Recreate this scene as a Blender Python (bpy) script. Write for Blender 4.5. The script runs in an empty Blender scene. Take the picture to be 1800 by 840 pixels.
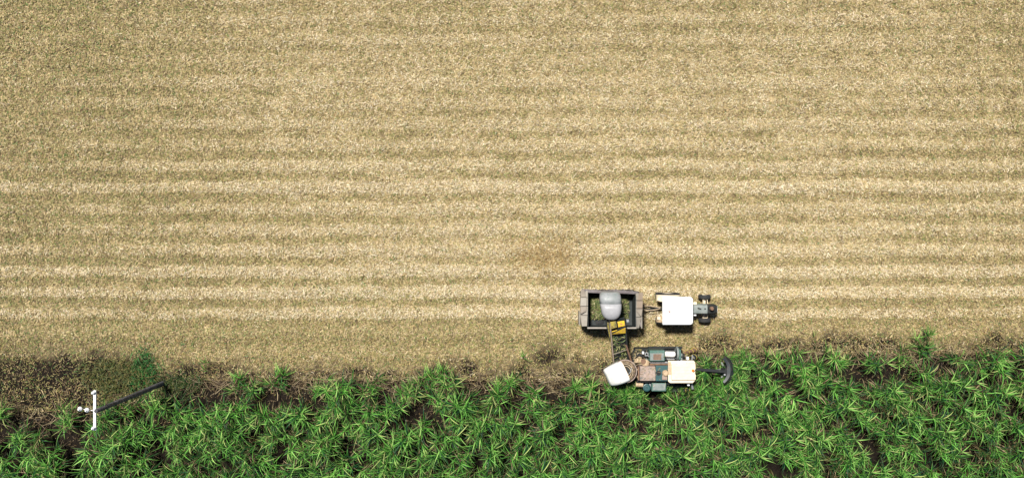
import bpy, bmesh, math, random
import numpy as np
from mathutils import Vector, Matrix

# ------------------------------------------------------------------ camera, sky, sun, exposure
scene = bpy.context.scene
C = scene.collection
H = 58.0                                    # flying height of the drone in metres
FPX = 1508.0                                # focal length for an 1800 pixel wide picture
cd = bpy.data.cameras.new('camera')
cam = bpy.data.objects.new('camera', cd); C.objects.link(cam)
cam.location = (0, 0, H); cam.rotation_euler = (0, 0, 0)
cd.sensor_width = 36.0; cd.lens = 36.0 * FPX / 1800.0
cd.clip_start = 0.5; cd.clip_end = 6000
scene.camera = cam

SUN_EL = math.radians(66); SUN_AZ = math.radians(-32)      # azimuth measured from +Y towards +X
world = bpy.data.worlds.new('World'); scene.world = world; world.use_nodes = True
wn = world.node_tree.nodes; wl = world.node_tree.links; wn.clear()
sky = wn.new('ShaderNodeTexSky'); sky.sky_type = 'NISHITA'; sky.sun_disc = False
sky.air_density = 0.6; sky.dust_density = 0.4; sky.sun_elevation = SUN_EL; sky.sun_rotation = SUN_AZ
bg = wn.new('ShaderNodeBackground'); bg.inputs['Strength'].default_value = 0.05
wo = wn.new('ShaderNodeOutputWorld')
wl.new(sky.outputs[0], bg.inputs[0]); wl.new(bg.outputs[0], wo.inputs[0])
sd = bpy.data.lights.new('sun', 'SUN'); sd.energy = 5.0; sd.angle = math.radians(6.0); sd.color = (1.0, 0.955, 0.88)
sun = bpy.data.objects.new('sun', sd); C.objects.link(sun)
sdir = Vector((math.sin(SUN_AZ) * math.cos(SUN_EL), math.cos(SUN_AZ) * math.cos(SUN_EL), math.sin(SUN_EL)))
sun.location = sdir * 90; sun.rotation_euler = sdir.to_track_quat('Z', 'Y').to_euler()
vs = scene.view_settings
vs.view_transform = 'Standard'; vs.look = 'None'; vs.exposure = 0.58; vs.gamma = 1.0; vs.use_curve_mapping = False

# ------------------------------------------------------------------ helpers
rng = np.random.default_rng(11)
random.seed(5)
def WX(px, z=0.0): return (px - 900.0) * (H - z) / FPX
def WY(py, z=0.0): return (420.0 - py) * (H - z) / FPX
def P(px, py, z=0.0): return Vector((WX(px, z), WY(py, z), z))

def vnoise(x, y, scale, seed):
    r = np.random.default_rng(seed).random((256, 256))
    ca_, sa_ = math.cos(seed * 1.3), math.sin(seed * 1.3)      # a turned lattice, so no noise lines up with the rows
    x_, y_ = np.asarray(x) / scale, np.asarray(y) / scale
    u = x_ * ca_ - y_ * sa_ + 1000.0; v = x_ * sa_ + y_ * ca_ + 1000.0
    i = np.floor(u).astype(int); j = np.floor(v).astype(int)
    fu = u - i; fv = v - j
    fu = fu * fu * (3 - 2 * fu); fv = fv * fv * (3 - 2 * fv)
    i0 = i % 256; i1 = (i + 1) % 256; j0 = j % 256; j1 = (j + 1) % 256
    return (r[i0, j0] * (1 - fu) + r[i1, j0] * fu) * (1 - fv) + (r[i0, j1] * (1 - fu) + r[i1, j1] * fu) * fv
def fbm(x, y, scale, seed, n=4):
    t = 0; a = 1; s = 0
    for k in range(n):
        t = t + a * vnoise(x, y, scale / 2 ** k, seed + k); s += a; a *= 0.68
    return .5 + (t / s - .5) * 1.25
def sstep(a, b, x):
    t = np.clip((np.asarray(x) - a) / (b - a), 0, 1); return t * t * (3 - 2 * t)

MATS = {}
def mat(name, c1, c2=None, scale=4.0, lo=0.4, hi=0.65, rough=0.6, metal=0.0, bump=0.0, detail=6.0, c3=None, s3=12.0, lo3=0.55, hi3=0.7):
    m = bpy.data.materials.new(name); m.use_nodes = True
    nt = m.node_tree; b = nt.nodes['Principled BSDF']
    b.inputs['Roughness'].default_value = rough; b.inputs['Metallic'].default_value = metal
    tc = nt.nodes.new('ShaderNodeTexCoord')
    def layer(base, col, s, l, h):
        n = nt.nodes.new('ShaderNodeTexNoise'); n.inputs['Scale'].default_value = s; n.inputs['Detail'].default_value = detail
        n.inputs['Roughness'].default_value = 0.65
        r = nt.nodes.new('ShaderNodeMapRange'); r.inputs['From Min'].default_value = l; r.inputs['From Max'].default_value = h
        mx = nt.nodes.new('ShaderNodeMix'); mx.data_type = 'RGBA'
        nt.links.new(tc.outputs['Object'], n.inputs['Vector']); nt.links.new(n.outputs[0], r.inputs['Value'])
        nt.links.new(r.outputs[0], mx.inputs[0])
        if hasattr(base, 'links'): nt.links.new(base, mx.inputs[6])
        else: mx.inputs[6].default_value = (*base, 1)
        mx.inputs[7].default_value = (*col, 1)
        return mx.outputs[2], n
    out = None; n = None
    if c2: out, n = layer(c1, c2, scale, lo, hi)
    if c3: out, n = layer(out if out else c1, c3, s3, lo3, hi3)
    if out: nt.links.new(out, b.inputs['Base Color'])
    else: b.inputs['Base Color'].default_value = (*c1, 1)
    if bump and n:
        bp = nt.nodes.new('ShaderNodeBump'); bp.inputs['Strength'].default_value = bump; bp.inputs['Distance'].default_value = 0.03
        nt.links.new(n.outputs[0], bp.inputs['Height']); nt.links.new(bp.outputs[0], b.inputs['Normal'])
    MATS[name] = m; return m

def attr_mat(name, rough=0.55, spec=0.4, trans=0.0):
    m = bpy.data.materials.new(name); m.use_nodes = True
    nt = m.node_tree; b = nt.nodes['Principled BSDF']; out = nt.nodes['Material Output']
    a = nt.nodes.new('ShaderNodeAttribute'); a.attribute_name = 'col'
    nt.links.new(a.outputs['Color'], b.inputs['Base Color'])
    b.inputs['Roughness'].default_value = rough; b.inputs['Specular IOR Level'].default_value = spec
    if trans:
        t = nt.nodes.new('ShaderNodeBsdfTranslucent'); nt.links.new(a.outputs['Color'], t.inputs['Color'])
        mx = nt.nodes.new('ShaderNodeMixShader'); mx.inputs[0].default_value = trans
        nt.links.new(b.outputs[0], mx.inputs[1]); nt.links.new(t.outputs[0], mx.inputs[2]); nt.links.new(mx.outputs[0], out.inputs['Surface'])
    MATS[name] = m; return m

def np_mesh(name, V, F, col=None, material=None):
    V = np.asarray(V, np.float32); F = np.asarray(F, np.int32); k = F.shape[1]
    me = bpy.data.meshes.new(name)
    me.vertices.add(len(V)); me.vertices.foreach_set('co', V.ravel())
    me.loops.add(F.size); me.loops.foreach_set('vertex_index', F.ravel())
    me.polygons.add(len(F)); me.polygons.foreach_set('loop_start', np.arange(0, F.size, k, dtype=np.int32))
    me.update(calc_edges=True)
    if col is not None:
        a = me.attributes.new('col', 'FLOAT_COLOR', 'POINT')
        c4 = np.ones((len(V), 4), np.float32); c4[:, :3] = col
        a.data.foreach_set('color', c4.ravel())
    if material: me.materials.append(material)
    return me
def link(name, me, parent=None, loc=None):
    o = bpy.data.objects.new(name, me); C.objects.link(o)
    if parent: o.parent = parent
    if loc is not None: o.location = loc
    return o
def tag(o, label=None, cat=None, group=None, kind=None):
    if label: o['label'] = label
    if cat: o['category'] = cat
    if group: o['group'] = group
    if kind: o['kind'] = kind
    return o
def empty(name, loc):
    o = bpy.data.objects.new(name, None); C.objects.link(o); o.location = loc; o.empty_display_size = 0.3
    return o
def origin(o):
    v = Vector((0, 0, 0))
    while o: v += o.location; o = o.parent
    return v

class MB:
    """collects shapes in world coordinates; build() links them as one mesh object"""
    def __init__(s): s.bm = bmesh.new()
    def poly(s, pts, faces):
        vs_ = [s.bm.verts.new(p) for p in pts]
        for f in faces:
            try: s.bm.faces.new([vs_[i] for i in f])
            except ValueError: pass
        return s
    def box(s, x0, x1, y0, y1, z0, z1):
        x0, x1 = min(x0, x1), max(x0, x1); y0, y1 = min(y0, y1), max(y0, y1)
        p = [(x, y, z) for z in (z0, z1) for y in (y0, y1) for x in (x0, x1)]
        return s.poly(p, [(0, 2, 3, 1), (4, 5, 7, 6), (0, 1, 5, 4), (2, 6, 7, 3), (0, 4, 6, 2), (1, 3, 7, 5)])
    def pbox(s, px0, py0, px1, py1, z0, z1):             # rectangle as seen at its top height
        return s.box(WX(px0, z1), WX(px1, z1), WY(py1, z1), WY(py0, z1), z0, z1)
    def obox(s, c, u, v, w, a, b, h):                     # oriented box, half sizes a b h
        c, u, v, w = Vector(c), Vector(u).normalized(), Vector(v).normalized(), Vector(w).normalized()
        p = [c + u * a * i + v * b * j + w * h * k for k in (-1, 1) for j in (-1, 1) for i in (-1, 1)]
        return s.poly(p, [(0, 2, 3, 1), (4, 5, 7, 6), (0, 1, 5, 4), (2, 6, 7, 3), (0, 4, 6, 2), (1, 3, 7, 5)])
    def plate(s, pts, t):                                 # polygon thickened by the vector t
        n = len(pts); t = Vector(t); a = [Vector(p) for p in pts]; b = [p + t for p in a]
        return s.poly(a + b, [tuple(range(n))[::-1], tuple(range(n, 2 * n))] + [(i, (i + 1) % n, n + (i + 1) % n, n + i) for i in range(n)])
    def tube(s, path, r, n=8, caps=True):
        path = [Vector(p) for p in path]; rr = r if isinstance(r, (list, tuple)) else [r] * len(path)
        rings = []
        for i, p in enumerate(path):
            d = (path[min(i + 1, len(path) - 1)] - path[max(i - 1, 0)]).normalized()
            a = d.orthogonal().normalized() if i == 0 else (ra - d * ra.dot(d)).normalized()
            ra = a; b = d.cross(a)
            rings.append([s.bm.verts.new(p + (a * math.cos(2 * math.pi * k / n) + b * math.sin(2 * math.pi * k / n)) * rr[i]) for k in range(n)])
        for i in range(len(rings) - 1):
            for k in range(n): s.bm.faces.new((rings[i][k], rings[i][(k + 1) % n], rings[i + 1][(k + 1) % n], rings[i + 1][k]))
        if caps: s.bm.faces.new(rings[0][::-1]); s.bm.faces.new(rings[-1])
        return s
    def lathe(s, c, axis, prof, n=24, close=False):      # prof: (radius, distance along axis)
        c = Vector(c); d = Vector(axis).normalized(); a = d.orthogonal().normalized(); b = d.cross(a)
        rings = []
        for r, h in prof:
            if r < 1e-5: rings.append([s.bm.verts.new(c + d * h)])
            else: rings.append([s.bm.verts.new(c + d * h + (a * math.cos(2 * math.pi * k / n) + b * math.sin(2 * math.pi * k / n)) * r) for k in range(n)])
        pr = list(zip(rings, rings[1:]))
        if close: pr.append((rings[-1], rings[0]))
        for A, B in pr:
            for k in range(n):
                f = (A[k % len(A)], A[(k + 1) % len(A)], B[(k + 1) % len(B)], B[k % len(B)])
                f = tuple(dict.fromkeys(f))
                if len(f) > 2: s.bm.faces.new(f)
        return s
    def loft(s, rings, caps=True, closed=True):
        R = [[s.bm.verts.new(p) for p in r] for r in rings]; n = len(R[0])
        for A, B in zip(R, R[1:]):
            for k in range(n if closed else n - 1): s.bm.faces.new((A[k], A[(k + 1) % n], B[(k + 1) % n], B[k]))
        if caps and closed: s.bm.faces.new(R[0][::-1]); s.bm.faces.new(R[-1])
        return s
    def build(s, name, material, parent=None, bevel=0.0, smooth=False, loc=None, solid=0.0):
        bmesh.ops.recalc_face_normals(s.bm, faces=s.bm.faces)
        off = loc if loc is not None else (origin(parent) if parent else Vector((0, 0, 0)))
        for v in s.bm.verts: v.co -= Vector(off)
        me = bpy.data.meshes.new(name); s.bm.to_mesh(me); s.bm.free()
        me.materials.append(MATS[material])
        o = link(name, me, parent)
        if loc is not None: o.location = loc if not parent else Vector(loc) - origin(parent)
        if smooth:
            for p in me.polygons: p.use_smooth = True
            try: me.set_sharp_from_angle(angle=math.radians(40))
            except Exception: pass
        if solid:
            m = o.modifiers.new('solid', 'SOLIDIFY'); m.thickness = solid; m.offset = 0
        if bevel:
            m = o.modifiers.new('bevel', 'BEVEL'); m.width = bevel; m.segments = 2; m.limit_method = 'ANGLE'; m.angle_limit = math.radians(40)
        return o
def copy_tree(o, parent=None):
    c = o.copy(); C.objects.link(c); c.parent = parent
    for ch in o.children: copy_tree(ch, c)
    return c

# ------------------------------------------------------------------ materials
mat('soil', (0.040, 0.027, 0.017), (0.085, 0.058, 0.036), 3.0, 0.35, 0.7, 0.95, bump=0.6, c3=(0.022, 0.016, 0.011), s3=9.0)
attr_mat('straw', 0.6, 0.35, 0.12)
attr_mat('leaf', 0.5, 0.2, 0.18)
gmat = attr_mat('ground', 0.95, 0.1)
_n = gmat.node_tree.nodes; _l = gmat.node_tree.links
_t = _n.new('ShaderNodeTexCoord'); _a = _n.new('ShaderNodeTexNoise'); _a.inputs['Scale'].default_value = 5.5; _a.inputs['Detail'].default_value = 8; _a.inputs['Roughness'].default_value = 0.75
_r = _n.new('ShaderNodeMapRange'); _r.inputs['From Min'].default_value = .3; _r.inputs['From Max'].default_value = .7; _r.inputs['To Min'].default_value = .35; _r.inputs['To Max'].default_value = 1.9
_m = _n.new('ShaderNodeVectorMath'); _m.operation = 'SCALE'
_b = _n.new('ShaderNodeBump'); _b.inputs['Strength'].default_value = 1.0; _b.inputs['Distance'].default_value = 0.12
_l.new(_t.outputs['Object'], _a.inputs['Vector']); _l.new(_a.outputs[0], _r.inputs['Value'])
_p = [q for q in _n if q.type == 'BSDF_PRINCIPLED'][0]; _c = [q for q in _n if q.type == 'ATTRIBUTE'][0]
_l.new(_c.outputs['Color'], _m.inputs[0]); _l.new(_r.outputs[0], _m.inputs['Scale']); _l.new(_m.outputs[0], _p.inputs['Base Color'])
_l.new(_a.outputs[0], _b.inputs['Height']); _l.new(_b.outputs[0], _p.inputs['Normal'])
mat('white_paint', (0.80, 0.79, 0.76), (0.62, 0.60, 0.55), 2.5, 0.45, 0.75, 0.4, c3=(0.34, 0.27, 0.20), s3=6.0, lo3=0.60, hi3=0.74)
mat('roof_white', (0.82, 0.82, 0.80), (0.70, 0.69, 0.66), 2.0, 0.45, 0.8, 0.4)
mat('cream_paint', (0.72, 0.62, 0.46), (0.66, 0.53, 0.36), 2.5, 0.4, 0.75, 0.45, c3=(0.36, 0.25, 0.14), s3=6.0, lo3=0.64, hi3=0.8)
mat('tan_paint', (0.46, 0.35, 0.22), (0.32, 0.22, 0.13), 5.0, 0.4, 0.7, 0.6, c3=(0.16, 0.09, 0.05), s3=9.0)
mat('rust_pale', (0.35, 0.27, 0.225), (0.22, 0.15, 0.115), 4.0, 0.4, 0.7, 0.7, c3=(0.05, 0.075, 0.075), s3=3.5, lo3=0.48, hi3=0.75)
mat('drum_grime', (0.30, 0.22, 0.14), (0.13, 0.085, 0.05), 4.0, 0.35, 0.65, 0.7, c3=(0.045, 0.035, 0.025), s3=7.0, lo3=.5, hi3=.62)
mat('rust_brown', (0.20, 0.115, 0.07), (0.10, 0.055, 0.035), 6.0, 0.4, 0.7, 0.8)
mat('teal_paint', (0.018, 0.062, 0.066), (0.03, 0.09, 0.09), 4.0, 0.4, 0.7, 0.45, c3=(0.16, 0.13, 0.10), s3=8.0, lo3=0.6, hi3=0.75)
mat('green_paint', (0.045, 0.115, 0.09), (0.085, 0.16, 0.135), 4.0, 0.4, 0.7, 0.45, c3=(0.20, 0.17, 0.13), s3=7.0, lo3=0.58, hi3=0.72)
mat('grey_green', (0.21, 0.235, 0.225), (0.12, 0.155, 0.145), 3.0, 0.4, 0.7, 0.4, c3=(0.30, 0.29, 0.26), s3=8.0)
mat('dark_metal', (0.010, 0.013, 0.013), (0.030, 0.028, 0.024), 5.0, 0.45, 0.75, 0.75, c3=(0.09, 0.06, 0.04), s3=10.0, lo3=0.62, hi3=0.75)
mat('black_steel', (0.008, 0.010, 0.011), (0.025, 0.025, 0.025), 6.0, 0.5, 0.8, 0.8)
mat('grey_steel', (0.30, 0.31, 0.32), (0.22, 0.22, 0.22), 5.0, 0.4, 0.7, 0.4, metal=0.3)
mat('hood_light', (0.36, 0.36, 0.37), (0.28, 0.28, 0.29), 3.0, 0.35, 0.7, 0.45, c3=(0.30, 0.30, 0.31), s3=14.0)
mat('hood_dark', (0.27, 0.28, 0.285), (0.20, 0.22, 0.215), 2.2, 0.4, 0.65, 0.5, c3=(0.12, 0.17, 0.15), s3=5.0, lo3=0.55, hi3=0.7)
mat('yellow_paint', (0.74, 0.50, 0.03), (0.66, 0.40, 0.04), 3.0, 0.4, 0.7, 0.45, c3=(0.42, 0.20, 0.10), s3=4.5, lo3=0.54, hi3=0.6)
mat('yellow_grime', (0.42, 0.34, 0.06), (0.14, 0.12, 0.05), 6.0, 0.4, 0.6, 0.6, c3=(0.20, 0.11, 0.07), s3=10.0)
mat('board_taupe', (0.25, 0.215, 0.17), (0.19, 0.155, 0.125), 3.0, 0.35, 0.7, 0.7, c3=(0.23, 0.18, 0.14), s3=7.0, lo3=0.6, hi3=0.75)
mat('board_brown', (0.30, 0.235, 0.175), (0.22, 0.17, 0.125), 3.0, 0.35, 0.7, 0.7, c3=(0.17, 0.12, 0.09), s3=7.0, lo3=0.6, hi3=0.75)
mat('board_light', (0.31, 0.28, 0.235), (0.235, 0.21, 0.175), 3.0, 0.35, 0.7, 0.6)
mat('rim_grey', (0.23, 0.205, 0.205), (0.14, 0.12, 0.12), 3.0, 0.35, 0.65, 0.7, c3=(0.10, 0.07, 0.06), s3=9.0)
mat('bin_inside', (0.010, 0.016, 0.017), (0.022, 0.027, 0.026), 3.0, 0.4, 0.7, 0.7, c3=(0.07, 0.05, 0.03), s3=9.0, lo3=0.6, hi3=0.75)
mat('tyre', (0.016, 0.018, 0.020), (0.035, 0.032, 0.028), 8.0, 0.45, 0.7, 0.85)
mat('orange_lens', (0.62, 0.16, 0.015), rough=0.25)
mat('pink_knob', (0.48, 0.33, 0.31), rough=0.5)
mat('porcelain', (0.80, 0.81, 0.82), (0.70, 0.70, 0.70), 20.0, 0.5, 0.8, 0.25)
mat('white_arm', (0.80, 0.82, 0.83), (0.68, 0.68, 0.68), 6.0, 0.5, 0.8, 0.5)
mat('pole_wood', (0.045, 0.045, 0.05), (0.15, 0.15, 0.16), 7.0, 0.42, 0.6, 0.85, bump=0.5, c3=(0.045, 0.043, 0.042), s3=16.0)
mat('hose_tan', (0.40, 0.31, 0.20), (0.22, 0.16, 0.10), 6.0, 0.4, 0.7, 0.6)
mat('glass', (0.03, 0.04, 0.045), rough=0.08)
mat('seat_vinyl', (0.03, 0.03, 0.032), rough=0.5)

# ------------------------------------------------------------------ layout of the field
ROW = 36.9 * H / FPX                                   # row spacing 1.42 m
Y0 = WY(532.0)                                        # centre of one dark stubble row
def edge_y(x):                                        # py of the foot of the standing cane along the picture (ground)
    px = np.asarray(x) * FPX / H + 900
    e = np.where(px > 1226, 614.0, 660.0)
    e = np.where(px < 335, 660 + (335 - px) * 0.28, e)
    e = np.where(px < 185, 716.0, e)
    return e
def ground_z(x, y):
    ph = 2 * np.pi * (y - Y0) / ROW
    amp = 0.05 * (1 - .55 * sstep(4, 13, y)) * (0.55 + 0.9 * vnoise(x, y, 9.0, 3)) * sstep(60, 40, np.hypot(x, y))
    z = -amp * np.cos(ph + 1.2 * (fbm(x, y, 5.0, 61) - .5))
    z = z + 0.10 * (vnoise(x, y, 1.1, 5) - 0.5) * 0.6 + 0.05 * (vnoise(x, y, 0.35, 6) - 0.5)
    return z

# ground: one sheet, fine where the drone looks and coarse out to the horizon
def axis(fine, step, far):
    a = np.arange(-fine, fine + 1e-6, step); o = []
    v = fine; s = step
    while v < far: s *= 1.6; v += s; o.append(v)
    o = np.array(o); return np.concatenate([-o[::-1], a, o])
gx = axis(40.0, 0.17, 2500.0); gy = axis(23.0, 0.142, 2500.0)
GX, GY = np.meshgrid(gx, gy); fx = GX.ravel(); fy = GY.ravel()
nx, ny = len(gx), len(gy)
GZ = ground_z(fx, fy) * (np.maximum(np.abs(fx) - 40, np.abs(fy) - 23) < 30)
ii, jj = np.meshgrid(np.arange(nx - 1), np.arange(ny - 1)); q = (jj * nx + ii).ravel()
GF = np.stack([q, q + 1, q + nx + 1, q + nx], 1)
gpy = 420 - fy * FPX / H; gpx = fx * FPX / H + 900
de = (edge_y(fx) - gpy) * H / FPX                      # metres into the cut field from the cane edge
n1 = fbm(fx, fy, 2.2, 21); n2 = fbm(fx, fy, 0.5, 25)
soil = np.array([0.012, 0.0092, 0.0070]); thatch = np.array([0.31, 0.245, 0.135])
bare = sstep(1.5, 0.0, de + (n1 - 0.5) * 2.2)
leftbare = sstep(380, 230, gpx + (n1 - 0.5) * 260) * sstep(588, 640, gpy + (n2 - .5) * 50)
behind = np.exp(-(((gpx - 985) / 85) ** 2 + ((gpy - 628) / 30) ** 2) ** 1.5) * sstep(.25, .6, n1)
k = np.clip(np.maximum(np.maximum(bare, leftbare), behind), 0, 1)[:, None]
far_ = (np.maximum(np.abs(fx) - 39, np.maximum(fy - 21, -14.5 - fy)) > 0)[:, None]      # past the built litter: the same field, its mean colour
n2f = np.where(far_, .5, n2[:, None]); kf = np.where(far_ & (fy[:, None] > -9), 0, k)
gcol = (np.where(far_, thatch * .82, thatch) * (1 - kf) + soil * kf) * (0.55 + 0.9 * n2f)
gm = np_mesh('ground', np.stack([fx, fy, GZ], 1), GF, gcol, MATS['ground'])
for p in (gm.polygons,): p.foreach_set('use_smooth', np.ones(len(gm.polygons), bool))
tag(link('ground', gm), 'furrowed brown soil of the cane field', kind='structure')

# ------------------------------------------------------------------ straw: leaf trash covering the cut rows
PAL = np.array([[0.72, 0.625, 0.44], [0.60, 0.485, 0.275], [0.44, 0.335, 0.155], [0.15, 0.105, 0.055], [0.27, 0.26, 0.085], [0.10, 0.20, 0.05], [0.34, 0.225, 0.085]])
def palette_pick(Wt):
    c = np.cumsum(Wt, 1); c /= c[:, -1:]
    return PAL[(rng.random(len(Wt))[:, None] > c).sum(1).clip(0, len(PAL) - 1)]
def strips(cen, az, tilt, roll, ln, wd, bend, col, taper=0.35, flat=False):
    """bent tapered blades: 6 vertices, 2 quads each"""
    d = np.stack([np.cos(az) * np.cos(tilt), np.sin(az) * np.cos(tilt), np.sin(tilt)], 1)
    h = np.stack([-np.sin(az), np.cos(az), np.zeros_like(az)], 1); u = np.cross(d, h)
    s = h * np.cos(roll)[:, None] + u * np.sin(roll)[:, None]
    up = np.cross(s, d)
    L = (ln / 2)[:, None]; Wd = (wd / 2)[:, None]
    if flat:                                          # short shreds: one tapered quad each
        V = np.stack([cen - d * L - s * Wd * .8, cen - d * L * .9 + s * Wd, cen + d * L + s * Wd * .6, cen + d * L * .9 - s * Wd * .8], 1)
        return V.reshape(-1, 3), (np.arange(len(az)) * 4)[:, None] + np.array([[0, 1, 2, 3]]), np.repeat(col, 4, 0)
    mid = cen + up * (bend * ln)[:, None] + s * ((rng.random(len(az)) - .5) * .25 * ln)[:, None]
    V = np.stack([cen - d * L - s * Wd * .7, cen - d * L + s * Wd * .7, mid - s * Wd, mid + s * Wd, cen + d * L - s * Wd * taper, cen + d * L + s * Wd * taper], 1)
    n = len(az); b = (np.arange(n) * 6)[:, None]
    F = np.concatenate([b + np.array([[0, 1, 3, 2]]), b + np.array([[2, 3, 5, 4]])], 0)
    return V.reshape(-1, 3), F, np.repeat(col, 6, 0)

ROWTONE = {-12: .1, -11: .0, -10: .15, -9: .1, -8: .2, -7: .15, -6: .4, -5: .95, -4: .3, -3: .4, -2: .5, -1: 1.05, 0: 1.05, 1: .75, 2: -.1}
def field_weights(x, y):
    px = x * FPX / H + 900; py = 420 - y * FPX / H
    t = (py - 532.0) / 36.9                            # row coordinate, integer in a dark row
    wob = (fbm(x, y, 5.0, 61) - .5) * 0.35
    row = np.round(t).astype(int); ph = np.abs(t + wob - np.round(t + wob))      # 0 in the row, .5 between rows
    along = fbm(x / 4.0, y, 2.2, 71)
    dark = sstep(0.36, 0.03, ph) * sstep(.12, .55, along) * 1.3 * (0.40 + 0.60 * sstep(120, 330, py))
    inter = np.floor(t).astype(int)                  # band between row n and n+1
    tone = np.vectorize(lambda r: ROWTONE.get(int(r) + 1, 0.1))(inter) * sstep(0.16, 0.36, ph)
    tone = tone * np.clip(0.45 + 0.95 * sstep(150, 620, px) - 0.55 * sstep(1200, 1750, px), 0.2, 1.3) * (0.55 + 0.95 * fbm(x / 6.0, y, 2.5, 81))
    big = fbm(x, y, 14.0, 91); mid_ = fbm(x, y, 1.6, 95); fine = fbm(x, y, 0.6, 98); vf = vnoise(x, y, 0.22, 99)  # fine, vf: dark specks, shade between straw pieces painted into the colour
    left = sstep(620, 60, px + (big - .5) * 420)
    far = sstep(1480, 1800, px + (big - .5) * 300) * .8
    de = (edge_y(x) - py) * H / FPX
    edge = sstep(5.0, 1.6, de + (mid_ - .5) * 2.4)
    stain = np.exp(-(((px - 958) / 50) ** 2 + ((py - 452) / 26) ** 2) ** 1.2) * (0.5 + 0.9 * mid_)
    greenp = np.exp(-(((px - 660) / 130) ** 2 + ((py - 515) / 34) ** 2)) + 1.1 * np.exp(-(((px - 300) / 230) ** 2 + ((py - 590) / 34) ** 2)) + .6 * np.exp(-(((px - 760) / 260) ** 2 + ((py - 605) / 28) ** 2))
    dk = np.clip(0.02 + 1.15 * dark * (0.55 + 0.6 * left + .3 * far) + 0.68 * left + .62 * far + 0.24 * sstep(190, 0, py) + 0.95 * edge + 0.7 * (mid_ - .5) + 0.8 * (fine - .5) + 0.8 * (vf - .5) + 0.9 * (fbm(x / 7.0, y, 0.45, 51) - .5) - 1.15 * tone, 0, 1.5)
    W = np.zeros((len(x), 7)); W[:, 6] = 0.05 + 5.0 * stain + 0.25 * edge
    W[:, 0] = 0.55 * np.clip(1 + 2.2 * tone - 1.3 * dk, 0.05, 4)
    W[:, 1] = 0.85 * np.clip(1 - 0.45 * dk, 0.15, 3)
    W[:, 2] = 0.60 + 0.55 * dk + 2.6 * stain
    W[:, 3] = 0.08 + 0.75 * dk + 0.9 * stain
    W[:, 4] = 0.24 + 0.85 * dk * (0.45 + big) + 0.5 * greenp
    W[:, 5] = 0.04 + 0.10 * dk + 0.14 * dk * left + 0.16 * greenp + 0.10 * edge * (mid_ > .5)
    W[:, :2] *= np.clip(1 - 0.85 * stain, 0.08, 1)[:, None]
    return W, de, px, py
N = 860000
x = rng.uniform(-39, 39, N); y = rng.uniform(-14.5, 21, N)
W, de, px, py = field_weights(x, y)
nn = fbm(x, y, 1.3, 33); nb = fbm(x, y, 2.2, 21)
dens = np.where(de > -0.3, 1.0, 0.08)
strip_bare = sstep(1.7, 0.3, de + (nb - .5) * 2.6) * np.where(px < 1080, .66, .5)
lb = sstep(380, 230, px + (nb - .5) * 260) * sstep(588, 640, py + (nn - .5) * 70) * (0.58 + 0.18 * sstep(.3, .7, nn))
bh = np.exp(-(((px - 985) / 85) ** 2 + ((py - 628) / 30) ** 2) ** 1.5) * sstep(.25, .6, nb) * .7
lb = np.maximum(lb, bh); lb = np.maximum(lb, .92 * np.exp(-(((px - 250) / 95) ** 2 + ((py - 685) / 42) ** 2) ** 2))
dens = dens * (1 - np.maximum(strip_bare * (de > 0), lb * (de > 0)))
keep = rng.random(N) < dens
x, y, W, de = x[keep], y[keep], W[keep], de[keep]; n = len(x)
W[de < -0.5] *= np.array([.05, .2, .6, 3.5, .8, .6, .5])  # litter under the cane recoloured darker, shade of its gaps put into colour
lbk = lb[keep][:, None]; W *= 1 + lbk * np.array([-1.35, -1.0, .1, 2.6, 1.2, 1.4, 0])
W = np.clip(W, .01, None)
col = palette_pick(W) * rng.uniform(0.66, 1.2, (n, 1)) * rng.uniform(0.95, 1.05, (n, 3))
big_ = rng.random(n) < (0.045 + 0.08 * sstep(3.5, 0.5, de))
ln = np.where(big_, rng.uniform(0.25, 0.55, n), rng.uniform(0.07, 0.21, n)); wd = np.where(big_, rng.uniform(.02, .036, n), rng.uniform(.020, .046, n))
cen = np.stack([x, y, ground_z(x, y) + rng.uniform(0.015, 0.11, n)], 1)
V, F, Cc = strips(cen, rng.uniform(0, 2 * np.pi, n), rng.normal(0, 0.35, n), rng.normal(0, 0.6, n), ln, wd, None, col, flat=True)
tag(link('straw_litter', np_mesh('straw_litter', V, F, Cc, MATS['straw'])), 'dry cane leaf litter blanketing the harvested rows', 'straw', kind='stuff')

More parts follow.
